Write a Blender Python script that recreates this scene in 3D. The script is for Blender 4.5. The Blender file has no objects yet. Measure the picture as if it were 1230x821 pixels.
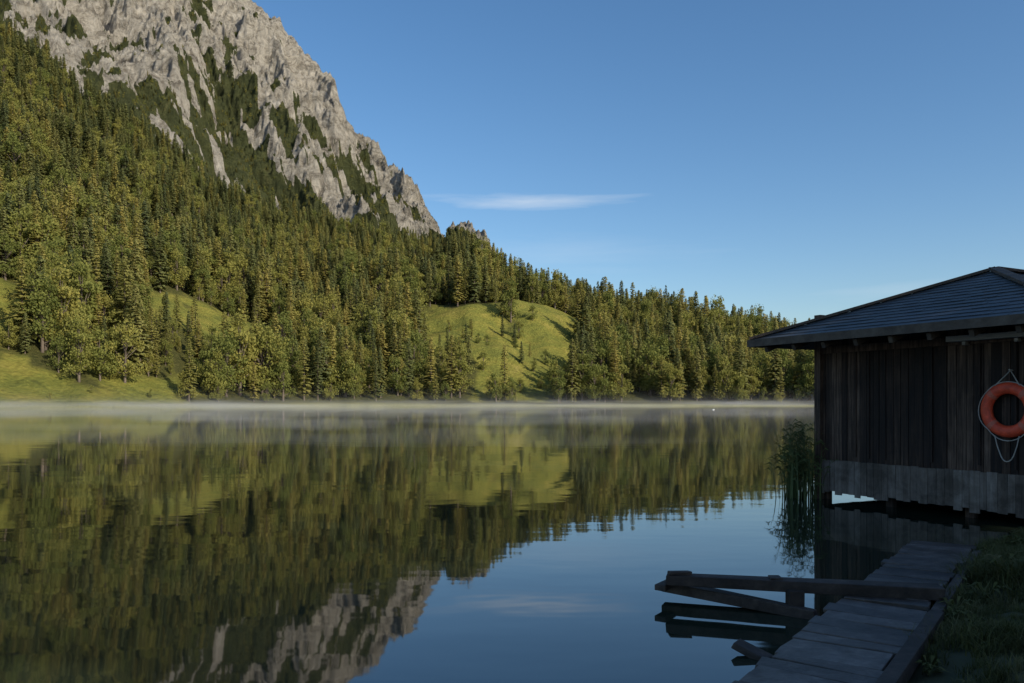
import bpy, math, random, bmesh
import numpy as np
from mathutils import Vector, Matrix, Euler
random.seed(7); rng=np.random.default_rng(7)
scn=bpy.context.scene
COL=scn.collection

# ------------------------------------------------------------------ noise
_perm=rng.permutation(256); _perm=np.concatenate([_perm,_perm,_perm])
_ang=rng.random(256)*2*math.pi
def perlin(x,y):
    x=np.asarray(x,float); y=np.asarray(y,float)
    xi=np.floor(x).astype(int); yi=np.floor(y).astype(int)
    xf=x-xi; yf=y-yi
    u=xf*xf*xf*(xf*(xf*6-15)+10); v=yf*yf*yf*(yf*(yf*6-15)+10)
    def g(ix,iy,dx,dy):
        h=_perm[_perm[ix&255]+(iy&255)]; a=_ang[h]
        return np.cos(a)*dx+np.sin(a)*dy
    n00=g(xi,yi,xf,yf); n10=g(xi+1,yi,xf-1,yf); n01=g(xi,yi+1,xf,yf-1); n11=g(xi+1,yi+1,xf-1,yf-1)
    return ((n00*(1-u)+n10*u)*(1-v)+(n01*(1-u)+n11*u)*v)*1.5
def fbm(x,y,o=4,g=.5):
    s=0;a=1
    for i in range(o):
        s=s+a*perlin(x*2**i+i*17.3,y*2**i-i*9.1); a*=g
    return s
def ridged(x,y,o=4,g=.55):
    s=0;a=1
    for i in range(o):
        s=s+a*(1-2*np.abs(perlin(x*2**i+i*31.3,y*2**i+i*5.7))); a*=g
    return s
def sstep(a,b,x):
    t=np.clip((x-a)/(b-a),0,1); return t*t*(3-2*t)

# ------------------------------------------------------------------ materials
def newmat(name):
    m=bpy.data.materials.new(name); m.use_nodes=True
    nt=m.node_tree; b=nt.nodes['Principled BSDF']
    return m,nt,b
def N(nt,t,**k):
    n=nt.nodes.new(t)
    for a,v in k.items(): setattr(n,a,v)
    return n
def ramp(nt,stops,fac=None):
    r=N(nt,'ShaderNodeValToRGB'); el=r.color_ramp.elements
    while len(el)<len(stops): el.new(.5)
    for e,(p,c) in zip(el,stops): e.position=p; e.color=(*c,1)
    if fac is not None: nt.links.new(fac,r.inputs[0])
    return r
def noise_node(nt,scale,detail=6,rough=.55,vec=None,dist=0):
    n=N(nt,'ShaderNodeTexNoise'); n.inputs['Scale'].default_value=scale
    n.inputs['Detail'].default_value=detail; n.inputs['Roughness'].default_value=rough
    n.inputs['Distortion'].default_value=dist
    if vec is not None: nt.links.new(vec,n.inputs['Vector'])
    return n
def bump(nt,b,h,strength=.5,dist=.02):
    n=N(nt,'ShaderNodeBump'); n.inputs['Strength'].default_value=strength; n.inputs['Distance'].default_value=dist
    nt.links.new(h,n.inputs['Height']); nt.links.new(n.outputs[0],b.inputs['Normal']); return n
def mixc(nt,f,a,b,mode='MIX'):
    n=N(nt,'ShaderNodeMix',data_type='RGBA',blend_type=mode)
    for s,v in ((n.inputs[0],f),(n.inputs[6],a),(n.inputs[7],b)):
        if hasattr(v,'is_linked') : nt.links.new(v,s)
        elif isinstance(v,(int,float)): s.default_value=v
        else: s.default_value=(*v,1)
    return n.outputs[2]

def foliage_mat(name,stops,trans=.25):
    m,nt,b=newmat(name)
    oi=N(nt,'ShaderNodeObjectInfo')
    ge=N(nt,'ShaderNodeNewGeometry')
    ad=N(nt,'ShaderNodeMath',operation='MULTIPLY_ADD'); nt.links.new(ge.outputs['Random Per Island'],ad.inputs[0]); ad.inputs[1].default_value=.35
    mu=N(nt,'ShaderNodeMath',operation='MULTIPLY'); nt.links.new(oi.outputs['Random'],mu.inputs[0]); mu.inputs[1].default_value=.7
    nt.links.new(mu.outputs[0],ad.inputs[2])
    r=ramp(nt,stops,ad.outputs[0])
    nt.links.new(r.outputs[0],b.inputs['Base Color']); b.inputs['Roughness'].default_value=.75
    b.inputs['Specular IOR Level'].default_value=.2
    tr=N(nt,'ShaderNodeBsdfTranslucent'); nt.links.new(r.outputs[0],tr.inputs[0])
    mx=N(nt,'ShaderNodeMixShader'); mx.inputs[0].default_value=trans
    nt.links.new(b.outputs[0],mx.inputs[1]); nt.links.new(tr.outputs[0],mx.inputs[2])
    nt.links.new(mx.outputs[0],nt.nodes['Material Output'].inputs[0])
    return m
M_SPRUCE=foliage_mat('spruce_needles',[(0,(.05,.066,.032)),(.35,(.105,.122,.044)),(.7,(.175,.178,.056)),(1,(.255,.228,.07))],.36)
M_LARCH=foliage_mat('larch_needles',[(0,(.16,.165,.048)),(.5,(.25,.23,.062)),(1,(.35,.29,.08))],.42)
M_LEAF=foliage_mat('broad_leaves',[(0,(.11,.14,.036)),(.5,(.21,.22,.054)),(1,(.31,.28,.07))],.42)
def barkmat():
    m,nt,b=newmat('bark'); n=noise_node(nt,3)
    r=ramp(nt,[(.3,(.06,.045,.033)),(.7,(.2,.16,.125))],n.outputs[0]); nt.links.new(r.outputs[0],b.inputs['Base Color']); b.inputs['Roughness'].default_value=.9
    return m
M_BARK=barkmat()

def wood_mat(name,stops,scale=(9,9,.9),rough=.8,grime=None):
    m,nt,b=newmat(name)
    tc=N(nt,'ShaderNodeTexCoord'); mp=N(nt,'ShaderNodeMapping'); mp.inputs['Scale'].default_value=scale
    nt.links.new(tc.outputs['Object'],mp.inputs[0])
    ge=N(nt,'ShaderNodeNewGeometry')
    off=N(nt,'ShaderNodeVectorMath',operation='MULTIPLY_ADD'); 
    cb=N(nt,'ShaderNodeCombineXYZ'); 
    for i in range(3): nt.links.new(ge.outputs['Random Per Island'],cb.inputs[i])
    nt.links.new(cb.outputs[0],off.inputs[0]); off.inputs[1].default_value=(37,53,71); nt.links.new(mp.outputs[0],off.inputs[2])
    n=noise_node(nt,1.6,8,.65,off.outputs[0],.4)
    n2=noise_node(nt,6,6,.7,off.outputs[0],.2)
    ad=N(nt,'ShaderNodeMath',operation='MULTIPLY_ADD'); nt.links.new(ge.outputs['Random Per Island'],ad.inputs[0]); ad.inputs[1].default_value=.38
    sb=N(nt,'ShaderNodeMath',operation='SUBTRACT'); nt.links.new(n.outputs[0],sb.inputs[0]); sb.inputs[1].default_value=.17
    nt.links.new(sb.outputs[0],ad.inputs[2])
    r=ramp(nt,stops,ad.outputs[0])
    c=mixc(nt,.5,r.outputs[0],n2.outputs['Fac'],'SOFT_LIGHT')
    d=mixc(nt,.6,r.outputs[0],c)
    if grime:
        ng=noise_node(nt,grime,6,.7,tc.outputs['Object'],.5)
        rg=ramp(nt,[(.38,(.35,.32,.28)),(.62,(1,1,1))],ng.outputs[0]); d=mixc(nt,.85,d,rg.outputs[0],'MULTIPLY')
    nt.links.new(d,b.inputs['Base Color']); b.inputs['Roughness'].default_value=rough
    bump(nt,b,n2.outputs[0],.9,.010)
    return m
M_WALL=wood_mat('dark_wall_boards',[(.15,(.010,.005,.003)),(.42,(.030,.015,.009)),(.60,(.078,.043,.027)),(.85,(.25,.16,.112))],scale=(16,16,.8),grime=.8)
M_WALLLOW=wood_mat('weathered_grey_boards',[(.15,(.09,.068,.052)),(.5,(.19,.15,.122)),(.9,(.33,.275,.235))],scale=(14,14,1.2),grime=2.2)
M_BEAM=wood_mat('old_beam_wood',[(.15,(.025,.018,.013)),(.5,(.065,.047,.036)),(.9,(.17,.13,.105))],scale=(4,4,4),grime=3)
M_DOCK=wood_mat('dock_planks',[(.15,(.045,.033,.025)),(.5,(.105,.082,.068)),(.9,(.24,.205,.18))],scale=(6,6,6),grime=1.3,rough=.5)
M_TRIM=wood_mat('eave_trim',[(.15,(.03,.021,.014)),(.5,(.085,.06,.042)),(.9,(.17,.13,.095))],scale=(3,3,3))
def slate():
    m,nt,b=newmat('roof_slate'); ge=N(nt,'ShaderNodeNewGeometry'); n=noise_node(nt,7,8,.6)
    r=ramp(nt,[(0,(.055,.058,.066)),(.6,(.072,.076,.084)),(1,(.09,.094,.10))],ge.outputs['Random Per Island'])
    c=mixc(nt,.5,r.outputs[0],n.outputs[0],'MULTIPLY'); d=mixc(nt,.5,r.outputs[0],c)
    ng=noise_node(nt,1.1,6,.65); rg=ramp(nt,[(.4,(.6,.6,.55)),(.65,(1.0,1.0,1.0))],ng.outputs[0]); d=mixc(nt,1.,d,rg.outputs[0],'MULTIPLY')
    nt.links.new(d,b.inputs['Base Color']); b.inputs['Roughness'].default_value=.5; bump(nt,b,n.outputs[0],.4,.006); return m
M_SLATE=slate()
def plain(name,c,rough=.6,spread=.25,scale=12):
    m,nt,b=newmat(name); n=noise_node(nt,scale,6,.6)
    r=ramp(nt,[(.3,tuple(x*(1-spread) for x in c)),(.7,tuple(min(1,x*(1+spread)) for x in c))],n.outputs[0])
    nt.links.new(r.outputs[0],b.inputs['Base Color']); b.inputs['Roughness'].default_value=rough; bump(nt,b,n.outputs[0],.2,.004); return m
M_RING=plain('orange_ring_paint',(.78,.08,.028),.55,.35,7)
M_RINGW=plain('ring_bands',(.60,.14,.08),.6,.2)
M_ROPE=plain('rope',(.42,.38,.33),.9)
M_PALE=plain('pale_board',(.45,.43,.40),.8)
M_REED=plain('reed_blades',(.09,.115,.034),.7,.4,3)
M_GRASS=foliage_mat('grass_blades',[(0,(.045,.046,.016)),(.5,(.10,.105,.03)),(1,(.20,.175,.08))],.25)

# ------------------------------------------------------------------ mesh helpers
def mkobj(name,verts,faces,mats,midx=None,parent=None,smooth=False,link=True):
    me=bpy.data.meshes.new(name); me.from_pydata([tuple(v) for v in verts],[],faces)
    for m in (mats if isinstance(mats,(list,tuple)) else [mats]): me.materials.append(m)
    if midx is not None: me.polygons.foreach_set('material_index',midx)
    if smooth: me.polygons.foreach_set('use_smooth',[True]*len(me.polygons))
    me.update()
    o=bpy.data.objects.new(name,me)
    if link: COL.objects.link(o)
    if parent: o.parent=parent
    return o
class MB:
    def __init__(s): s.v=[];s.f=[];s.m=[]
    def box(s,c,size,rot=None,m=0,taper=0,jit=0):
        b=len(s.v)
        R=rot if rot is not None else Matrix.Identity(3)
        for dx,dy,dz in ((-1,-1,-1),(1,-1,-1),(1,1,-1),(-1,1,-1),(-1,-1,1),(1,-1,1),(1,1,1),(-1,1,1)):
            p=Vector((dx*size[0]/2+random.uniform(-jit,jit),dy*size[1]/2+random.uniform(-jit,jit),dz*size[2]/2+random.uniform(-jit,jit)))
            s.v.append(Vector(c)+R@p)
        for f in ((0,3,2,1),(4,5,6,7),(0,1,5,4),(1,2,6,5),(2,3,7,6),(3,0,4,7)):
            s.f.append(tuple(b+i for i in f)); s.m.append(m)
    def beam(s,a,b,w,h,m=0,jit=0.0):
        a=Vector(a);b=Vector(b); d=(b-a); L=d.length; x=d.normalized()
        z=Vector((0,0,1)); 
        if abs(x.z)>.95: z=Vector((0,1,0))
        y=z.cross(x).normalized(); z=x.cross(y)
        R=Matrix((x,y,z)).transposed()
        s.box((a+b)/2,(L,w,h),R,m,jit=jit)
    def tube(s,pts,r,n=8,m=0,closed=False):
        b=len(s.v); P=[Vector(p) for p in pts]; k=len(P)
        for i,p in enumerate(P):
            if closed: t=(P[(i+1)%k]-P[i-1]).normalized()
            else: t=(P[min(i+1,k-1)]-P[max(i-1,0)]).normalized()
            up=Vector((0,0,1)) if abs(t.z)<.9 else Vector((0,1,0))
            if closed: up=Vector((0,1,0))
            u=t.cross(up).normalized(); w=t.cross(u)
            rr=r[i] if isinstance(r,(list,tuple)) else r
            for j in range(n):
                a=2*math.pi*j/n; s.v.append(p+(u*math.cos(a)+w*math.sin(a))*rr)
        for i in range(k if closed else k-1):
            i2=(i+1)%k
            for j in range(n):
                j2=(j+1)%n; s.f.append((b+i*n+j,b+i*n+j2,b+i2*n+j2,b+i2*n+j)); s.m.append(m)
        if not closed and n>=5:
            s.f.append(tuple(b+j for j in range(n))[::-1]); s.m.append(m)
            s.f.append(tuple(b+(k-1)*n+j for j in range(n))); s.m.append(m)
    def obj(s,name,mats,parent=None,bevel=0,smooth=False,link=True):
        o=mkobj(name,s.v,s.f,mats,s.m,parent,smooth,link)
        if bevel:
            bm=o.modifiers.new('bevel','BEVEL'); bm.width=bevel; bm.segments=2; bm.limit_method='ANGLE'
        return o

# ------------------------------------------------------------------ trees (templates)
def conifer(name,seed,h,r,mat,sparse=1.0,start=.1):
    R=random.Random(seed); v=[];f=[];m=[]
    def tube(p0,p1,r0,r1,n=5):
        b=len(v)
        for p,rr in ((p0,r0),(p1,r1)):
            for j in range(n):
                a=2*math.pi*j/n; v.append((p[0]+rr*math.cos(a),p[1]+rr*math.sin(a),p[2]))
        for j in range(n): f.append((b+j,b+(j+1)%n,b+n+(j+1)%n,b+n+j)); m.append(0)
    lean=(R.uniform(-.3,.3),R.uniform(-.3,.3))
    tube((0,0,-1.5),(0,0,h*.5),h*.014,h*.009); tube((0,0,h*.5),(lean[0],lean[1],h),h*.009,.02)
    z=start*h; side=[R.uniform(.7,1.2) for _ in range(8)]
    while z<h*.985:
        k=z/h; rr=r*((1-k)**.72)*min(1,.55+ (k-start)*3.5)*R.uniform(.7,1.15)
        n=max(4,int((5.5+2.5*(1-k))*sparse)); a0=R.uniform(0,6.28)
        for j in range(n):
            a=a0+j*6.283/n+R.uniform(-.3,.3); L=rr*R.uniform(.6,1.15)*side[int((a%6.28)/6.28*8)%8]+.15
            if R.random()<.08: continue
            ca,sa=math.cos(a),math.sin(a); px,py=-sa,ca
            zz=z+R.uniform(-.3,.3); up=.25*k*L; dr=(.38-.5*k)*L*R.uniform(.7,1.3)
            ox,oy=lean[0]*k,lean[1]*k
            def P(t,s,dz=0):
                return (ox+ca*L*t+px*s, oy+sa*L*t+py*s, zz+up*math.sin(t*2)-dr*t*t+dz)
            w=L*.2+.16; b=len(v)
            v.extend([P(0,0),P(.4,-w,-.12*w),P(.4,w,-.12*w),P(.62,0,.12),P(.8,-w*.7,-.2*w),P(.8,w*.7,-.2*w),P(1.05,0,-.1*L*.3)])
            f.extend([(b,b+1,b+3),(b,b+3,b+2),(b+1,b+4,b+3),(b+2,b+3,b+5),(b+3,b+4,b+6),(b+3,b+6,b+5)]); m.extend([1]*6)
            for q in range(3):
                t=R.uniform(.35,1.0); s=R.uniform(-w,w); hh=R.uniform(.3,.9)*(.45+.12*L)
                p=P(t,s); b=len(v)
                v.extend([(p[0]-px*.36-ca*.1,p[1]-py*.36-sa*.1,p[2]+.15),(p[0]+px*.36+ca*.15,p[1]+py*.36+sa*.15,p[2]+.15),(p[0]+R.uniform(-.15,.15)+ca*.3,p[1]+R.uniform(-.15,.15)+sa*.3,p[2]-hh)])
                f.append((b,b+1,b+2)); m.append(1)
        z+=h*.025*R.uniform(.8,1.5)/sparse*(1.15-.5*k)
    b=len(v); v.extend([(lean[0]-.15,lean[1],h*.97),(lean[0]+.15,lean[1],h*.97),(lean[0],lean[1],h*1.015)]); f.append((b,b+1,b+2)); m.append(1)
    return mkobj(name,v,f,[M_BARK,mat],m,link=False)
def broadleaf(name,seed,h,mat,wide=.3):
    R=random.Random(seed); v=[];f=[];m=[]
    mb=MB(); mb.tube([(0,0,-1),(.1,.1,h*.25),(R.uniform(-.4,.4),.2,h*.5),(0,R.uniform(-.4,.4),h*.85)],[h*.022,h*.017,h*.011,.04],6)
    cl=[]
    for i in range(20):
        k=R.uniform(.17,.97); a=R.uniform(0,6.28); rad=h*wide*math.sin(math.pi*min(1,(k*.8+.15)))**.8*R.uniform(.3,1)
        c=Vector((rad*math.cos(a),rad*math.sin(a),h*k)); cl.append((c,h*R.uniform(.07,.14)))
        mb.tube([(0,0,h*k*.6),(c.x*.5,c.y*.5,h*k*.8),tuple(c)],[h*.007,h*.005,.03],4)
    v=[tuple(x) for x in mb.v]; f=list(mb.f); m=[0]*len(f)
    for c,s in cl:
        for i in range(100):
            d=Vector((R.gauss(0,1),R.gauss(0,1),R.gauss(0,.8))).normalized()*s*R.uniform(.45,1.15)
            p=c+d; e=Euler((R.uniform(0,3.1),R.uniform(0,3.1),R.uniform(0,6.2))).to_matrix(); q=R.uniform(.2,.4)
            b=len(v)
            for dx,dy in ((-1,-.6),(1,-.6),(.9,.7),(-.8,.6)): v.append(tuple(p+e@Vector((dx*q,dy*q,0))))
            f.append((b,b+1,b+2,b+3)); m.append(1)
    return mkobj(name,v,f,[M_BARK,mat],m,link=False)
treecol=bpy.data.collections.new('tree_library')
T=[]
T.append(conifer('t0_spruce',1,25,4.9,M_SPRUCE)); T.append(conifer('t1_spruce',2,25,4.2,M_SPRUCE)); T.append(conifer('t2_spruce',3,24,5.6,M_SPRUCE,.9))
T.append(conifer('t3_spruce',4,26,3.9,M_SPRUCE,.85,.16))
T.append(conifer('t4_larch',5,25,5.2,M_LARCH,.8,.15)); T.append(conifer('t5_larch',6,24,4.4,M_LARCH,.8,.12))
T.append(broadleaf('t6_beech',7,20,M_LEAF)); T.append(broadleaf('t7_beech',8,17,M_LEAF,.34)); T.append(broadleaf('t8_beech',9,22,M_LEAF,.24))
for t in T: treecol.objects.link(t)

def scatter(name,pts,scale,rot,var,coll,tilt=None):
    me=bpy.data.meshes.new(name); me.from_pydata([tuple(p) for p in pts],[],[])
    for nm,arr,ty in (('sc',scale,'FLOAT'),('rz',rot,'FLOAT'),('vi',var,'INT')):
        at=me.attributes.new(nm,ty,'POINT'); at.data.foreach_set('value',np.asarray(arr).astype(float if ty=='FLOAT' else int).tolist())
    o=bpy.data.objects.new(name,me); COL.objects.link(o)
    g=bpy.data.node_groups.new(name+'_gn','GeometryNodeTree')
    g.interface.new_socket('Geometry',in_out='INPUT',socket_type='NodeSocketGeometry')
    g.interface.new_socket('Geometry',in_out='OUTPUT',socket_type='NodeSocketGeometry')
    gi=g.nodes.new('NodeGroupInput'); go=g.nodes.new('NodeGroupOutput')
    ip=g.nodes.new('GeometryNodeInstanceOnPoints'); ci=g.nodes.new('GeometryNodeCollectionInfo')
    ci.inputs['Collection'].default_value=coll; ci.inputs['Separate Children'].default_value=True; ci.inputs['Reset Children'].default_value=True
    def na(n,t):
        a=g.nodes.new('GeometryNodeInputNamedAttribute'); a.data_type=t; a.inputs[0].default_value=n; return a.outputs[0]
    cx=g.nodes.new('ShaderNodeCombineXYZ'); g.links.new(na('rz','FLOAT'),cx.inputs[2])
    e2r=g.nodes.new('FunctionNodeEulerToRotation'); g.links.new(cx.outputs[0],e2r.inputs[0])
    g.links.new(gi.outputs[0],ip.inputs['Points']); g.links.new(ci.outputs[0],ip.inputs['Instance'])
    ip.inputs['Pick Instance'].default_value=True
    g.links.new(na('vi','INT'),ip.inputs['Instance Index']); g.links.new(e2r.outputs[0],ip.inputs['Rotation'])
    g.links.new(na('sc','FLOAT'),ip.inputs['Scale']); g.links.new(ip.outputs[0],go.inputs[0])
    md=o.modifiers.new('scatter','NODES'); md.node_group=g
    return o

# ------------------------------------------------------------------ far terrain
H0=1.7; F=957.0
def azU(U): return np.arctan((np.asarray(U,float)-615)/F)
def tab(pairs,conv=None):
    U=np.array([p[0] for p in pairs],float); V=np.array([p[1] for p in pairs],float)
    return azU(U),V
cA,cV=tab([(-900,0),(-600,0),(-200,-10),(0,30),(60,65),(120,115),(200,166),(250,208),(320,243),(400,262),(470,274),(530,280),(560,288),(600,307),(640,324),(700,344),(740,352),(800,356),(850,368),(890,380),(935,388),(980,412),(1050,430),(1200,440),(1500,450),(2400,455)])
cE=(484-cV)/F*np.cos(cA)
mA,mV=tab([(-900,-100),(-600,-100),(-200,-150),(50,-120),(200,-70),(270,-25),(305,0),(325,22),(337,28),(345,45),(365,65),(388,88),(402,92),(407,120),(415,142),(430,170),(438,176),(450,182),(460,196),(475,210),(500,240),(530,278),(600,330),(720,400)])
mE=(484-mV)/F*np.cos(mA)
sA,sR=tab([(-900,240),(-200,270),(0,290),(120,300),(250,330),(400,370),(600,390),(900,420),(1000,430),(1200,380),(1600,280),(2400,180)])
rA,rR=tab([(-900,950),(0,900),(300,860),(530,790),(935,740),(1200,700),(2400,500)])
kA,kR=tab([(-900,2200),(0,2100),(300,1800),(400,1650),(530,1200),(720,1000)])
def rs(a): return np.interp(a,sA,sR)+3*perlin(a*60,a*0+.5)
def rc(a): return np.interp(a,rA,rR)
TREEH=16
knolls=[(545,530,15,38),(650,570,22,38),(600,455,5,25)]
def H(a,r):
    s=rs(a); c=rc(a); t=np.clip((r-s)/(c-s),-.2,1.3)
    zc=H0+np.interp(a,cA,cE)*c-TREEH
    p=np.where(t>0,np.abs(t)**1.13,0)
    z=.35+(zc-.35)*np.minimum(p,1.0)
    z=z-np.maximum(t-1,0)*c*.5
    z=np.where(t<0,.35+(r-s)*.18,z)
    x=r*np.sin(a); y=r*np.cos(a)
    env=np.clip(t*6,0,1)*np.clip((1.02-t)*4,0,1)
    z=z+env*(10*fbm(x/110,y/110,3)+1.4*fbm(x/22,y/22,2))
    for U,R_,h,w in knolls:
        ka=float(azU(U)); kx,ky=R_*math.sin(ka),R_*math.cos(ka)
        z=z+h*np.exp(-((x-kx)**2+(y-ky)**2)/(2*w*w)*1.3)
    return z
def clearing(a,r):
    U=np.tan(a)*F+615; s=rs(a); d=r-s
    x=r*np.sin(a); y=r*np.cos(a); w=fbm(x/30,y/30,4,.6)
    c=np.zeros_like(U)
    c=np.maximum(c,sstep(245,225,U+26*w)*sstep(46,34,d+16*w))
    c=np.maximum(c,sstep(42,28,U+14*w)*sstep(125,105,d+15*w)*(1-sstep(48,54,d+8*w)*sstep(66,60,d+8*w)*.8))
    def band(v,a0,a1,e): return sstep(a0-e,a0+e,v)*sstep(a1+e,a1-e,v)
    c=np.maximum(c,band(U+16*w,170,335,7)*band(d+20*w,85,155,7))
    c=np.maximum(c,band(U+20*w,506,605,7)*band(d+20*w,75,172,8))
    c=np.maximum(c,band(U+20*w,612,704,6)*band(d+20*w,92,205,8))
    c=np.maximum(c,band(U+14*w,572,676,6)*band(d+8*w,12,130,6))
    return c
def sheet(name,A,Rr,Z,mat,attrs):
    na,nr=Z.shape
    x=Rr*np.sin(A); y=Rr*np.cos(A)
    verts=np.stack([x,y,Z],-1).reshape(-1,3)
    i=np.arange(na-1)[:,None]*nr+np.arange(nr-1)[None,:]
    q=np.stack([i,i+nr,i+nr+1,i+1],-1).reshape(-1,4)[:, ::-1]
    me=bpy.data.meshes.new(name); me.vertices.add(len(verts)); me.vertices.foreach_set('co',verts.ravel())
    me.loops.add(q.size); me.loops.foreach_set('vertex_index',q.ravel().astype(np.int32))
    me.polygons.add(len(q)); me.polygons.foreach_set('loop_start',np.arange(0,q.size,4,dtype=np.int32))
    me.update(calc_edges=True); me.validate()
    me.polygons.foreach_set('use_smooth',[True]*len(me.polygons))
    for k,v in attrs.items():
        at=me.attributes.new(k,'FLOAT','POINT'); at.data.foreach_set('value',v.ravel().astype(float))
    me.materials.append(mat); o=bpy.data.objects.new(name,me); COL.objects.link(o)
    if me.polygons[0].normal.z<0: me.flip_normals()
    return o
m,nt,b=newmat('hill_ground'); M_HILL=m
at=N(nt,'ShaderNodeAttribute',attribute_name='meadow'); sh=N(nt,'ShaderNodeAttribute',attribute_name='shore')
tc=N(nt,'ShaderNodeTexCoord'); n1=noise_node(nt,.07,9,.7,tc.outputs['Object'],.4); n2=noise_node(nt,.6,6,.65,tc.outputs['Object'])
gr=ramp(nt,[(.28,(.075,.085,.024)),(.45,(.145,.15,.032)),(.6,(.205,.185,.04)),(.75,(.28,.235,.07))],n1.outputs[0])
g2=mixc(nt,.8,gr.outputs[0],n2.outputs[0],'OVERLAY')
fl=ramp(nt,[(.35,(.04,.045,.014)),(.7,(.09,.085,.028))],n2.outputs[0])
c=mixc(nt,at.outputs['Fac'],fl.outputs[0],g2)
c=mixc(nt,sh.outputs['Fac'],c,(.28,.27,.12))
nt.links.new(c,b.inputs['Base Color']); b.inputs['Roughness'].default_value=.95; b.inputs['Specular IOR Level'].default_value=.1
bump(nt,b,n2.outputs[0],1.0,1.3)
a=np.linspace(math.radians(-62),math.radians(60),620); t=np.concatenate([np.linspace(-.035,.35,150),np.linspace(.355,1.12,150)])
A,Tt=np.meshgrid(a,t,indexing='ij'); S=rs(A); C=rc(A); RR=S+Tt*(C-S)
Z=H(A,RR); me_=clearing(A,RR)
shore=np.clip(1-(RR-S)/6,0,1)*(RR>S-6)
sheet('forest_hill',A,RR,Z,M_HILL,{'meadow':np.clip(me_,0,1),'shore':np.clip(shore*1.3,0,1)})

# ------------------------------------------------------------------ mountain
def MT(a,r):
    c=rc(a)*.98; k=np.interp(a,kA,kR); zp=H0+np.interp(a,mA,mE)*k
    z0=H0+np.interp(a,cA,cE)*c-45
    s=(r-c)/(k-c); sc=np.clip(s,0,1)
    z=z0+(zp-z0)*(.72*sc+.28*sc**2.2)
    z=z-np.maximum(s-1,0)*(k-c)*1.1
    x=r*np.sin(a); y=r*np.cos(a)
    l=x*.70-y*.71; cc=x*.71+y*.70
    wx=30*fbm(x/160,y/160,3)
    env=np.clip(sc*3,0,1)*(np.clip((1-s)*6,0,1)*.75+.25)
    big=ridged((cc+wx)/190,l/520,3)
    med=ridged((cc+wx*.8)/75,l/230,4,.6)
    sm=ridged(cc/20,l/44,4,.62)
    z=z+env*(62*(big-.9)+27*(med-.9)+8*(sm-.8))+ (sc>.2)*(6.5*fbm(x/11,y/11,4,.62))*np.clip(s*2,0,1)
    return z,s,big,med,sm,x,y,cc,l
a=np.linspace(math.radians(-50),math.radians(6),900); s_=np.concatenate([np.linspace(0,1.0,640),np.linspace(1.005,1.35,40)])
A,Ss=np.meshgrid(a,s_,indexing='ij'); C=rc(A)*.98; K=np.interp(A,kA,kR); RR=C+Ss*(K-C)
Z,s,big,med,sm,x,y,cc,l=MT(A,RR)
lineA,lineV=tab([(-900,70),(0,-5),(20,10),(100,70),(170,120),(200,126),(235,95),(270,82),(300,105),(340,138),(400,170),(450,215),(530,280),(720,430)])
Ucur=np.tan(A)*F+615; vcur=484-(Z-H0)/(RR*np.cos(A))*F
above=(np.interp(A,lineA,lineV)-vcur)/50.0
streak=fbm((cc+20*fbm(x/120,y/120,2))/22,l/210,4)
pat=fbm(x/60,y/60,5,.6)
rock=sstep(-.2,.25, .55*np.clip(above,-1.15,1.0)+.8*streak+.8*pat-.10*(med-.9)+.35*sstep(.9,.97,s))
rock=np.maximum(rock,sstep(.18,.30,streak+.25*pat)*sstep(-3.6,-2.4,above))
m,nt,b=newmat('limestone_mountain'); M_MT=m
at=N(nt,'ShaderNodeAttribute',attribute_name='rock'); tc=N(nt,'ShaderNodeTexCoord')
n2=noise_node(nt,.045,10,.76,tc.outputs['Object'],.8); n3=noise_node(nt,.05,10,.78,tc.outputs['Object'],.4)
rk=ramp(nt,[(.34,(.13,.115,.095)),(.43,(.30,.275,.23)),(.51,(.475,.44,.375)),(.64,(.63,.59,.515))],n2.outputs[0])
gn=ramp(nt,[(.35,(.045,.056,.026)),(.55,(.09,.10,.04)),(.75,(.17,.16,.07))],n3.outputs[0])
ad=N(nt,'ShaderNodeMath',operation='MULTIPLY_ADD'); nt.links.new(n3.outputs[0],ad.inputs[0]); ad.inputs[1].default_value=2.6; 
s2=N(nt,'ShaderNodeMath',operation='SUBTRACT'); nt.links.new(at.outputs['Fac'],s2.inputs[0]); s2.inputs[1].default_value=1.38; nt.links.new(s2.outputs[0],ad.inputs[2])
mr=ramp(nt,[(.40,(0,0,0)),(.50,(1,1,1))],ad.outputs[0])
c=mixc(nt,mr.outputs[0],gn.outputs[0],rk.outputs[0]); nt.links.new(c,b.inputs['Base Color']); b.inputs['Roughness'].default_value=.95; b.inputs['Specular IOR Level'].default_value=.1
bump(nt,b,n2.outputs[0],1.0,24)
sheet('rocky_mountain',A,RR,Z,M_MT,{'rock':rock})
sel=(rock<.35)&(s>.03)&(s<.97)&(Ucur>-350)
idx=np.argwhere(sel); pick=idx[rng.random(len(idx))<.045]
P=[];
for i,j in pick: P.append((x[i,j],y[i,j],Z[i,j]-.5))
n=len(P); print('dwarf',n)
scatter('mountain_scrub_trees',P,rng.uniform(.13,.36,n)*1.0,rng.uniform(0,6.28,n),rng.choice([0,2,4,6,7],n),treecol)

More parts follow.
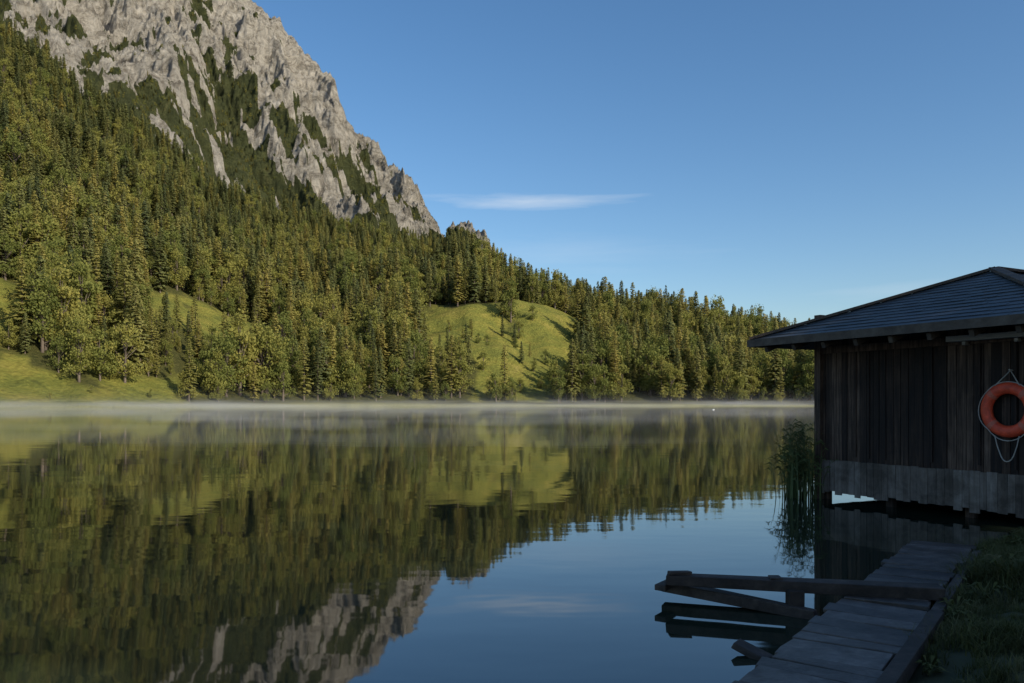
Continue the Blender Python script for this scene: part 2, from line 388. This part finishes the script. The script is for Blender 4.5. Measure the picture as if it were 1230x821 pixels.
# ------------------------------------------------------------------ forest
sp=6.3
gx,gy=np.meshgrid(np.arange(-1050,760,sp),np.arange(120,960,sp)); gx=gx.ravel()+rng.uniform(-4,4,gx.size); gy=gy.ravel()+rng.uniform(-4,4,gy.size)
a=np.arctan2(gx,gy); r=np.hypot(gx,gy); S=rs(a); C=rc(a); d=r-S
clr=clearing(a,r)
ok=(a>math.radians(-52))&(a<math.radians(50))&(d>7)&(r<C*1.03)&((clr<.5)|((rng.random(len(gx))<.05)&(d>52)))
U=np.tan(a)*F+615
dens=fbm(gx/45,gy/45,4)
ok&=(rng.random(len(gx))<np.clip(.84+.55*dens,.28,1))
gx,gy,a,r,S,C,d,U,dens,clr=[q[ok] for q in (gx,gy,a,r,S,C,d,U,dens,clr)]
z=H(a,r)-.4; n=len(gx)
sc=(.48+.80*rng.random(n)**.8)*(1+.22*fbm(gx/60,gy/60,3))*(1.14-.22*sstep(200,400,d))
sc*=np.where(rng.random(n)<.12,.55,1); sc*=np.where(clr>.5,.5,1)
sc*=1-.25*sstep(.93,1.0,(r/C))*sstep(560,640,U)
front=((U>165)&(U<335)&(d<90)&(d>30))|((U>500)&(U<580)&(d<80)&(d>20))|((U>660)&(U<710)&(d<110)&(d>50))
sc*=np.where(front,.62,1); sc*=np.where(d<14,.5+.4*rng.random(n),1)
warm=np.clip(1.0-d/650+.5*fbm(gx/55+5,gy/55,3),0.16,1.0)
q=rng.random(n); var=rng.integers(0,4,n)
var=np.where(q<warm*.40,rng.integers(4,6,n),var); var=np.where((q>1-warm*.50),rng.integers(6,9,n),var)
print('trees',n)
scatter('conifer_forest',np.stack([gx,gy,z],-1),sc,rng.uniform(0,6.28,n),var,treecol)
P=[];SC=[];V=[]
for Ux,dd,s_,v_ in [(600,12,.42,6),(612,16,.5,7),(588,20,.35,6),(650,40,.3,7),(70,38,.5,6),(225,9,.5,6),(655,85,.35,6),(575,100,.3,7),(30,52,.5,2),(262,6,.4,7),(320,6,.35,6),(625,30,.3,6),(560,95,.4,2),(540,120,.35,7),(640,140,.4,6),(110,20,.12,6),(180,14,.15,7),(60,12,.1,6),(150,30,.9,6),(120,34,.85,7),(95,33,.8,8),(10,56,.5,7),(22,60,.45,6)]:
    aa=np.array([float(azU(Ux))]); rr=rs(aa)+dd; zz=H(aa,rr); P.append((float(rr[0]*np.sin(aa[0])),float(rr[0]*np.cos(aa[0])),float(zz[0])-.3)); SC.append(s_*1.3); V.append(v_)
scatter('meadow_bushes',P,SC,rng.uniform(0,6,len(P)),V,treecol)

# ------------------------------------------------------------------ lakebed ground + water
def gridplane(name,x0,x1,y0,y1,z,mat):
    return mkobj(name,[(x0,y0,z),(x1,y0,z),(x1,y1,z),(x0,y1,z)],[(0,1,2,3)],mat)
gridplane('ground',-6000,6000,-6000,6000,-4,plain('lake_bed',(.08,.08,.05),.9))
m,nt,b=newmat('lake_water')
b.inputs['Base Color'].default_value=(.020,.028,.018,1); b.inputs['Roughness'].default_value=.032; b.inputs['IOR'].default_value=1.85
tc=N(nt,'ShaderNodeTexCoord'); mp=N(nt,'ShaderNodeMapping'); mp.inputs['Scale'].default_value=(.5,1.0,1); nt.links.new(tc.outputs['Object'],mp.inputs[0])
n1=noise_node(nt,.8,3,.5,mp.outputs[0]); 
bump(nt,b,n1.outputs[0],.55,.009)
water=gridplane('lake_water',-900,900,-300,620,0,m)
def volmat(name,dens):
    m=bpy.data.materials.new(name); m.use_nodes=True; nt=m.node_tree; nt.nodes.clear()
    o=nt.nodes.new('ShaderNodeOutputMaterial'); v=nt.nodes.new('ShaderNodeVolumeScatter'); v.inputs['Color'].default_value=(1,.98,.90,1); v.inputs['Density'].default_value=dens; v.inputs['Anisotropy'].default_value=.1
    nt.links.new(v.outputs[0],o.inputs['Volume']); return m
VM=volmat('mist_volume',.0006)
mist=bpy.data.objects.new('morning_mist',None); COL.objects.link(mist)
mb=MB(); mb.box((-20,220,1.25),(720,380,2.4)); mb.obj('mist_layer',[VM],mist)
R=random.Random(12)
VM2=volmat('mist_wisp_volume',.009)
for k in range(38):
    bm=bmesh.new(); bmesh.ops.create_icosphere(bm,subdivisions=4,radius=1); me=bpy.data.meshes.new('mist_wisp'); 
    for vv in bm.verts:
        q=.45+.55*math.sin(vv.co.x*4+k)**2*(.6+.4*math.sin(vv.co.y*5+k*2)); vv.co.z*=q; vv.co.x*=.85+.15*math.sin(vv.co.y*4+k)
    bm.to_mesh(me); me.materials.append(VM2); o=bpy.data.objects.new('mist_wisp',me); COL.objects.link(o); o.parent=mist
    yy=55+k*8.5+R.uniform(-8,8); o.location=((-.64+1.0*R.random()**1.3)*yy,yy,.8+.5*(yy/200)); o.scale=(R.uniform(8,30),R.uniform(4,9),.5+R.uniform(.2,1.7)*(yy/300))

# ------------------------------------------------------------------ near bank
shore_pts=np.array([(-200,-30),(-60,-14),(-6,-3.2),(-1.5,-.4),(1.80,3.93),(5.05,8.65),(6.0,9.6),(7.5,10.6),(10,11.8),(16,15),(40,32),(90,60),(240,110)],float)
def sdist(x,y):
    best=np.full(x.shape,1e9); sg=np.zeros(x.shape)
    for (x0,y0),(x1,y1) in zip(shore_pts[:-1],shore_pts[1:]):
        dx,dy=x1-x0,y1-y0; L2=dx*dx+dy*dy; t=np.clip(((x-x0)*dx+(y-y0)*dy)/L2,0,1)
        px,py=x0+t*dx,y0+t*dy; dd=np.hypot(x-px,y-py); cr=((x-x0)*dy-(y-y0)*dx)
        u=dd<best; best=np.where(u,dd,best); sg=np.where(u,np.sign(cr),sg)
    return best*sg
def HB(x,y):
    s=sdist(x,y)+.10*fbm(x*1.2,y*1.2,3)
    z=-1.2+1.28*sstep(-1.0,.12,s)
    z=z+.18*sstep(0,1.3,s)+.5*sstep(1,9,s)+2.5*sstep(9,80,s)+.07*fbm(x*1.5,y*1.5,4)*sstep(-.2,.5,s)
    return z
u=np.linspace(-1,1,300); xs=4+ 14*u+200*np.abs(u)**5*np.sign(u); ys=5+12*u+160*np.abs(u)**5*np.sign(u)
X,Y=np.meshgrid(xs,ys,indexing='ij'); Zb=HB(X,Y)
m,nt,b=newmat('bank_soil'); n1=noise_node(nt,4,8,.65); r_=ramp(nt,[(.3,(.025,.022,.012)),(.5,(.05,.052,.02)),(.7,(.12,.105,.05))],n1.outputs[0]); nt.links.new(r_.outputs[0],b.inputs['Base Color']); b.inputs['Roughness'].default_value=.95; bump(nt,b,n1.outputs[0],.8,.05)
sheet('grass_bank',np.arctan2(X,Y),np.hypot(X,Y),Zb,m,{})
gcol=bpy.data.collections.new('grass_library')
for k in range(5):
    R=random.Random(50+k); v=[];f=[]
    if k<4:
        for i in range(46):
            a_=R.uniform(0,6.28); rr=R.uniform(0,.09); px,py=rr*math.cos(a_),rr*math.sin(a_); hh=R.uniform(.05,.18); ln=R.uniform(.02,.14); da=R.uniform(0,6.28); w=R.uniform(.0022,.0045)
            wx,wy=-math.sin(da)*w,math.cos(da)*w; bb=len(v)
            for t_ in (0,.5,1):
                cx=px+math.cos(da)*ln*t_*t_; cy=py+math.sin(da)*ln*t_*t_; zz=hh*t_*(1-.25*t_); q_=(1-t_*.85)
                v.append((cx-wx*q_,cy-wy*q_,zz)); v.append((cx+wx*q_,cy+wy*q_,zz))
            f.extend([(bb,bb+1,bb+3,bb+2),(bb+2,bb+3,bb+5,bb+4)])
    else:
        for i in range(34):
            da=R.uniform(0,6.28); L_=R.uniform(.03,.12); zz=R.uniform(.03,.14); wd=R.uniform(.008,.02); c0,s0=math.cos(da),math.sin(da); bb=len(v)
            v.extend([(c0*L_*.3,s0*L_*.3,zz*.6),(c0*L_*.7-s0*wd,s0*L_*.7+c0*wd,zz),(c0*L_*.7+s0*wd,s0*L_*.7-c0*wd,zz),(c0*L_*1.2,s0*L_*1.2,zz*.85)]); f.append((bb,bb+1,bb+3,bb+2))
    o=mkobj('g%d_tuft'%k,v,f,[M_GRASS],link=False); gcol.objects.link(o)
n=44000; px=rng.uniform(0,12,n); py=rng.uniform(.5,12,n); s_=sdist(px,py); ok=(s_>.0)&(rng.random(n)<np.clip(.7+1.0*fbm(px*.9,py*.9,3),.08,1)); px,py=px[ok],py[ok]
pz=HB(px,py)-.01; n=len(px)
scatter('grass',np.stack([px,py,pz],-1),rng.uniform(.5,1.2,n)*(1+.8*fbm(px,py,2)),rng.uniform(0,6.28,n),rng.choice([0,1,2,3,4],n,p=[.23,.23,.23,.23,.08]),gcol)

# ------------------------------------------------------------------ trees behind the camera on the near bank (they shade it)
k=0
for (tx,ty) in [(24,-3),(26,1),(30,3),(27,-9),(31,-2),(36,5),(21,-7),(19,-13),(23,-15),(37,0),(32,-8),(15,-15),(40,9),(16,-9),(28,-15),(11,-20),(12,-14),(37,-6),(18,-19)]:
    base=T[k%4]; o=bpy.data.objects.new('conifer_tree',base.data); COL.objects.link(o)
    o.location=(tx,ty,float(HB(np.array([float(tx)]),np.array([float(ty)]))[0])-.2); o.rotation_euler=(0,0,k*1.3); sc_=random.uniform(.85,1.1); o.scale=(sc_*1.1,sc_*1.1,sc_); k+=1

# ------------------------------------------------------------------ boathouse
bh=bpy.data.objects.new('wooden_boathouse',None); COL.objects.link(bh)
bh.location=(5.48,14.17,0); bh.rotation_euler=(0,0,math.atan2(-.888,.461))
W=4.08; L=8.0; EZ=2.838; RZ=3.91
mb=MB(); x_=0.0
while x_<W-.02:
    w=random.uniform(.095,.16); w=min(w,W-x_); mb.box((x_+w/2,-.015+random.uniform(-.008,.008),(.68+3.15)/2+random.uniform(-.01,.01)),(w-random.uniform(.004,.012),.025,2.47)); x_+=w
x_=.06
while x_<W-.05:
    if random.random()<.5: mb.box((x_,-.04,1.95+random.uniform(-.02,.02)),(.035,.02,2.35))
    x_+=random.uniform(.2,.32)
mb.obj('wall_boards',[M_WALL],bh)
mb=MB(); x_=0.0
while x_<W-.02:
    w=random.uniform(.10,.16); w=min(w,W-x_); top=.70+random.uniform(-.008,.008); bot=.13+random.uniform(-.045,.045); mb.box((x_+w/2,.0-.056+random.uniform(-.004,.004),(top+bot)/2),(w-random.uniform(.003,.009),.022,top-bot),jit=.002); x_+=w
mb.obj('lower_boards',[M_WALLLOW],bh)
mb=MB()
for (xx,nx) in ((0,-1),(W,1)):
    y_=.0
    while y_<L:
        w=random.uniform(.14,.2); mb.box((xx+nx*.012,y_+w/2+.03,1.62),(.025,w-.01,3.0)); y_+=w
x_=0
while x_<W: mb.box((x_+.1,L+.05,1.62),(.18,.025,3.0)); x_+=.2
mb.obj('side_boards',[M_WALL],bh)
mb=MB(); mb.box((W/2,.06,1.66),(W-.06,.06,2.98)); mb.box((W/2,L/2+.1,.2),(W-.1,L-.1,.1)); mb.box((W/2,-.05,2.62),(W,.06,.12))
for xx in (.03,W-.03): mb.box((xx,-.045,1.45),(.13,.12,3.6))
for xx in (.05,1.35,2.7,W-.05):
    for yy in (.12,2.6,5.2,7.8): mb.tube([(xx,yy,-1.5),(xx,yy,.3)],.085,10)
mb.obj('frame_and_posts',[M_WALL],bh)
# roof
ex0,ex1,ey0,ey1=-.7,4.78,-1.0,9.0; hw=(ex1-ex0)/2; xm=(ex0+ex1)/2
deck_v=[(ex0,ey0,EZ-.04),(ex1,ey0,EZ-.04),(ex1,ey1,EZ-.04),(ex0,ey1,EZ-.04),(xm,ey0+hw,RZ-.04),(xm,ey1-hw,RZ-.04)]
lo=[(p[0],p[1],p[2]-.1) for p in deck_v]
dv=deck_v+lo; df=[(0,1,4),(1,2,5,4),(2,3,5),(3,0,4,5),(6,10,7),(7,10,11,8),(8,11,9),(9,11,10,6),(0,6,7,1),(1,7,8,2),(2,8,9,3),(3,9,6,0)]
mkobj('roof_deck',dv,df,M_TRIM,parent=bh)
mb=MB()
def plane_tiles(p0,ux,inward,Lx,run,rise,hipL=True,hipR=True):
    sl=math.hypot(run,rise); n=16; e=sl/n
    ux=Vector(ux); inn=Vector(inward); up=(inn*run+Vector((0,0,rise))).normalized(); nn=ux.cross(up).normalized()
    if nn.z<0: nn=-nn
    for i in range(n):
        s0=i*e; s1=min(sl,(i+1.25)*e); m0=s0/sl*run; m1=s1/sl*run
        xx=-random.uniform(0,.25)
        while xx<Lx:
            w=random.uniform(.2,.32); a0=max(xx,m0); a1=min(xx+w-.004,Lx-m0); b0=max(xx,m1); b1=min(xx+w-.004,Lx-m1)
            if a1-a0>.01:
                if b1<b0: b0=b1=(b0+b1)/2; b0=min(max(b0,a0),a1); b1=b0+.001
                lift=.017+random.uniform(0,.006); P0=Vector(p0); so_=s0-random.uniform(0,.012)
                q=[P0+ux*a0+up*so_+nn*lift,P0+ux*a1+up*so_+nn*lift,P0+ux*b1+up*s1+nn*.006,P0+ux*b0+up*s1+nn*.006]
                q2=[v-nn*.010 for v in q]; bb=len(mb.v); mb.v+=q+q2
                mb.f+=[(bb,bb+1,bb+2,bb+3),(bb+7,bb+6,bb+5,bb+4),(bb,bb+4,bb+5,bb+1),(bb+1,bb+5,bb+6,bb+2),(bb+3,bb+7,bb+4,bb),(bb+2,bb+6,bb+7,bb+3)]; mb.m+=[0]*6
            xx+=w
rise=RZ-EZ
plane_tiles((ex0,ey0,EZ-.03),(1,0,0),(0,1,0),ex1-ex0,hw,rise)
plane_tiles((ex1,ey0,EZ-.03),(0,1,0),(-1,0,0),ey1-ey0,hw,rise)
plane_tiles((ex0,ey1,EZ-.03),(0,-1,0),(1,0,0),ey1-ey0,hw,rise)
plane_tiles((ex1,ey1,EZ-.03),(-1,0,0),(0,-1,0),ex1-ex0,hw,rise)
mb.obj('roof_slates',[M_SLATE],bh)
mb=MB()
apx=(xm,ey0+hw,RZ+.01); apb=(xm,ey1-hw,RZ+.01)
for cpt,ap in (((ex0,ey0,EZ+.01),apx),((ex1,ey0,EZ+.01),apx),((ex0,ey1,EZ+.01),apb),((ex1,ey1,EZ+.01),apb),(apx,apb)):
    mb.beam(cpt,ap,.16,.045)
for p,q in (((ex0-.02,ey0-.02),(ex1+.02,ey0-.02)),((ex1+.02,ey0-.02),(ex1+.02,ey1)),((ex0-.02,ey0),(ex0-.02,ey1))):
    mb.beam((p[0],p[1],EZ-.075),(q[0],q[1],EZ-.075),.03,.13)
xx=ex0+.35
while xx<ex1: mb.beam((xx,ey0+.06,EZ-.2),(xx,0.1,EZ+.2),.07,.1); xx+=.62
mb.obj('roof_trim',[M_TRIM],bh)
mb=MB(); mb.box((3.42,-.20,2.64),(1.75,.12,.08),jit=.004)
for xx in (2.75,3.5): mb.box((xx,-.1,2.57),(.05,.12,.05))
mb.obj('pale_shelf_board',[M_PALE],bh,bevel=.006)
# life ring
RX=3.38
ring=bpy.data.objects.new('life_ring',None); COL.objects.link(ring); ring.location=(5.48+.461*RX-.888*.13,14.17-.888*RX-.461*.13,1.60); ring.rotation_euler=bh.rotation_euler
def torus(R0,r0,n,k,a0=0,a1=6.2832,flat=.75):
    v=[];f=[]
    full=a1-a0>6.2
    cnt=n if full else n+1
    for i in range(cnt):
        A_=a0+(a1-a0)*i/n
        for j in range(k):
            B=6.2832*j/k; rr=R0+r0*math.cos(B); v.append((rr*math.cos(A_),r0*flat*math.sin(B),rr*math.sin(A_)))
    for i in range(n):
        i2=(i+1)%cnt if full else i+1
        for j in range(k): f.append((i*k+j,i*k+(j+1)%k,i2*k+(j+1)%k,i2*k+j))
    return v,f
v,f=torus(.305,.082,64,20); mkobj('ring_body',v,f,M_RING,parent=ring,smooth=True)
for q in range(4):
    c_=math.pi/4+q*math.pi/2; v,f=torus(.305,.0855,6,20,c_-.11,c_+.11); mkobj('band',v,f,M_RINGW,parent=ring,smooth=True)
mb=MB()
for q in range(4):
    c0=math.pi/4+q*math.pi/2; pts=[]
    for i in range(11):
        t_=i/10; A_=c0+t_*math.pi/2; R0=.388+.025*math.sin(math.pi*t_); pts.append((R0*math.cos(A_),-.02,R0*math.sin(A_)-.02*math.sin(math.pi*t_)))
    mb.tube(pts,.007,6)
mb.tube([(-.17,-.03,.34),(0,.05,.55),(.17,-.03,.34)],.009,6)
pts=[(-.16+.34*t_/12,-.05+.01*math.sin(t_),-.36-.36*math.sin(math.pi*t_/12)**.7) for t_ in range(13)]; mb.tube(pts,.008,6)
mb.tube([(0,.12,.55),(0,.02,.56)],.012,6)
mb.obj('rope',[M_ROPE],ring)

# ------------------------------------------------------------------ dock
dock=bpy.data.objects.new('wooden_dock',None); COL.objects.link(dock)
D=Vector((.582,.813,0)); Pp=Vector((.813,-.582,0)); O=Vector((1.25,4.40,0)); rot=Matrix((Pp,D,Vector((0,0,1)))).transposed()
mb=MB(); s_=-4.9
while s_<5.3:
    w=random.uniform(.15,.24); far=s_>2.3; wid=(.60 if far else .63)+random.uniform(-.035,.03); R2=rot@Euler((random.uniform(-.025,.025),random.uniform(-.02,.02),random.uniform(-.02,.02)+(.03 if far else 0))).to_matrix()
    mb.box(O+D*(s_+w/2)+Pp*(.31+random.uniform(-.02,.02))+Vector((0,0,.143+random.uniform(-.006,.006)+(.02 if far else 0))),(wid,w-random.uniform(.004,.014),.035),R2,jit=.006)
    s_+=w
mb.obj('planks',[M_DOCK],dock,bevel=.006)
mb=MB()
mb.beam(O+D*-4.9+Pp*.67+Vector((0,0,.13)),O+D*2.2+Pp*.68+Vector((0,0,.135)),.09,.11,jit=.01); mb.beam(O+D*2.22+Pp*.67+Vector((0,0,.12)),O+D*5.2+Pp*.66+Vector((0,0,.12)),.08,.11,jit=.01)
mb.beam(O+D*-4.9+Pp*.03+Vector((0,0,.07)),O+D*5.2+Pp*.05+Vector((0,0,.07)),.08,.11)
for q in (-2.6,-.8,1.0,2.8,4.6):
    c_=O+D*q+Pp*.06; mb.tube([tuple(c_+Vector((0,0,-1.2))),tuple(c_+Vector((0,0,.05)))],.06,10)
mb.obj('stringers',[M_BEAM],dock,bevel=.006)
fr=bpy.data.objects.new('timber_slip_frame',None); COL.objects.link(fr)
mb=MB()
mb.beam((1.31,6.78,.20),(3.35,6.20,.225),.14,.10,jit=.012)
mb.beam((1.33,6.98,.10),(2.40,6.28,.02),.12,.09,jit=.012)
mb.beam((1.25,6.74,.13),(1.50,7.10,.13),.10,.05,jit=.004)
mb.box((1.42,6.75,.258),(.18,.1,.03),jit=.012); mb.box((2.16,6.54,.266),(.10,.11,.03),jit=.01)
mb.box((2.28,6.42,.08),(.13,.1,.22),jit=.008)
mb.tube([(2.28,6.43,-.9),(2.28,6.43,.1)],.05,10)
mb.obj('timbers',[M_BEAM],fr,bevel=.01)
mb=MB(); mb.beam((1.52,5.42,.06),(1.70,5.26,-.01),.10,.05,jit=.014); mb.tube([(1.61,5.34,-.8),(1.61,5.34,.02)],.03,7); mb.obj('driftwood_stump',[M_BEAM],bevel=.006)

# ------------------------------------------------------------------ reeds
R=random.Random(3); v=[];f=[]
for i in range(190):
    px_=R.gauss(5.16,.15); py_=R.gauss(14.3,.22); hh=R.uniform(.7,1.75); da=R.uniform(0,6.28); ln=R.uniform(.05,.3); w=R.uniform(.006,.012)
    wx,wy=w*math.cos(da+1.2),w*math.sin(da+1.2); bb=len(v)
    for k_ in range(5):
        t_=k_/4; cx=px_+math.cos(da)*ln*t_**2.2; cy=py_+math.sin(da)*ln*t_**2.2; zz=-.15+hh*(t_-.12*t_**3); q_=1-.9*t_**2
        v.append((cx-wx*q_,cy-wy*q_,zz)); v.append((cx+wx*q_,cy+wy*q_,zz))
        if k_: f.append((bb+2*k_-2,bb+2*k_-1,bb+2*k_+1,bb+2*k_))
    for k_ in range(3):
        t_=R.uniform(.45,.9); cx=px_+math.cos(da)*ln*t_**2.2; cy=py_+math.sin(da)*ln*t_**2.2; zz=-.15+hh*t_*.95; e=R.uniform(0,6.28); l_=R.uniform(.12,.28); bb=len(v)
        v.extend([(cx,cy,zz),(cx+math.cos(e)*l_*.5,cy+math.sin(e)*l_*.5-.006,zz+.1),(cx+math.cos(e)*l_*.5,cy+math.sin(e)*l_*.5+.006,zz+.075),(cx+math.cos(e)*l_,cy+math.sin(e)*l_,zz+.04)]); f.append((bb,bb+1,bb+3,bb+2))
mkobj('reeds',v,f,M_REED)
v,f=torus(.18,.12,16,10); 
buoy=mkobj('buoy',[(p[0],p[2],p[1]) for p in v],f,plain('buoy_paint',(.8,.8,.78)),smooth=True); buoy.location=(48,190,.05)

# ------------------------------------------------------------------ sky, sun, camera
el=math.radians(27); az=math.radians(132)
w=bpy.data.worlds.new('World'); scn.world=w; w.use_nodes=True; nt=w.node_tree; bg=nt.nodes['Background']
sky=N(nt,'ShaderNodeTexSky'); sky.sky_type='NISHITA'; sky.sun_disc=False; sky.sun_elevation=el; sky.sun_rotation=az; sky.air_density=1.0; sky.dust_density=1.0; sky.ozone_density=2.4
tc=N(nt,'ShaderNodeTexCoord'); sx=N(nt,'ShaderNodeSeparateXYZ'); nt.links.new(tc.outputs['Generated'],sx.inputs[0])
def mth(op,a,b=None,c=None):
    n=N(nt,'ShaderNodeMath',operation=op)
    for i,v in enumerate((a,b,c)):
        if v is None: continue
        if isinstance(v,(int,float)): n.inputs[i].default_value=v
        else: nt.links.new(v,n.inputs[i])
    return n.outputs[0]
azv=mth('ARCTAN2',sx.outputs[0],sx.outputs[1]); elv=mth('ARCSINE',sx.outputs[2])
cb=N(nt,'ShaderNodeCombineXYZ'); nt.links.new(mth('MULTIPLY',azv,6),cb.inputs[0]); nt.links.new(mth('MULTIPLY',elv,60),cb.inputs[1])
cn=noise_node(nt,1.2,7,.6,cb.outputs[0],.3)
def cloud(ca,ce,wa,we,amp):
    dx=mth('DIVIDE',mth('SUBTRACT',azv,ca),wa); dy=mth('DIVIDE',mth('SUBTRACT',elv,ce),we)
    rr=mth('SQRT',mth('ADD',mth('MULTIPLY',dx,dx),mth('MULTIPLY',dy,dy)))
    g=mth('SUBTRACT',1.25,mth('ADD',rr,mth('MULTIPLY',mth('SUBTRACT',cn.outputs[0],.5),-2.2)))
    cl=N(nt,'ShaderNodeClamp'); nt.links.new(mth('MULTIPLY',g,.7),cl.inputs[0]); return mth('MULTIPLY',cl.outputs[0],amp)
tot=mth('MAXIMUM',cloud(.02,.247,.135,.008,.45),cloud(.06,.185,.17,.02,.10))
tot=mth('MAXIMUM',tot,cloud(.47,.125,.09,.012,.14))
hs=N(nt,'ShaderNodeHueSaturation'); hs.inputs['Saturation'].default_value=1.2; nt.links.new(sky.outputs[0],hs.inputs['Color'])
cm=mixc(nt,tot,hs.outputs[0],(5.6,5.9,6.2))
nt.links.new(cm,bg.inputs[0]); bg.inputs[1].default_value=.15
sl=bpy.data.lights.new('sun','SUN'); sl.energy=5.0; sl.angle=math.radians(.5); sl.color=(1,.90,.73)
so=bpy.data.objects.new('sun',sl); COL.objects.link(so)
dv=Vector((math.sin(az)*math.cos(el),math.cos(az)*math.cos(el),math.sin(el))); so.rotation_euler=dv.to_track_quat('Z','Y').to_euler()
cam=bpy.data.cameras.new('camera'); co=bpy.data.objects.new('camera',cam); COL.objects.link(co)
cam.sensor_width=36; cam.lens=28.0; cam.shift_y=73.5/1230; cam.clip_end=9000; cam.clip_start=.05
co.location=(0,0,H0); co.rotation_euler=(math.radians(90),0,0); scn.camera=co
scn.view_settings.view_transform='Standard'; scn.view_settings.look='None'; scn.view_settings.exposure=0
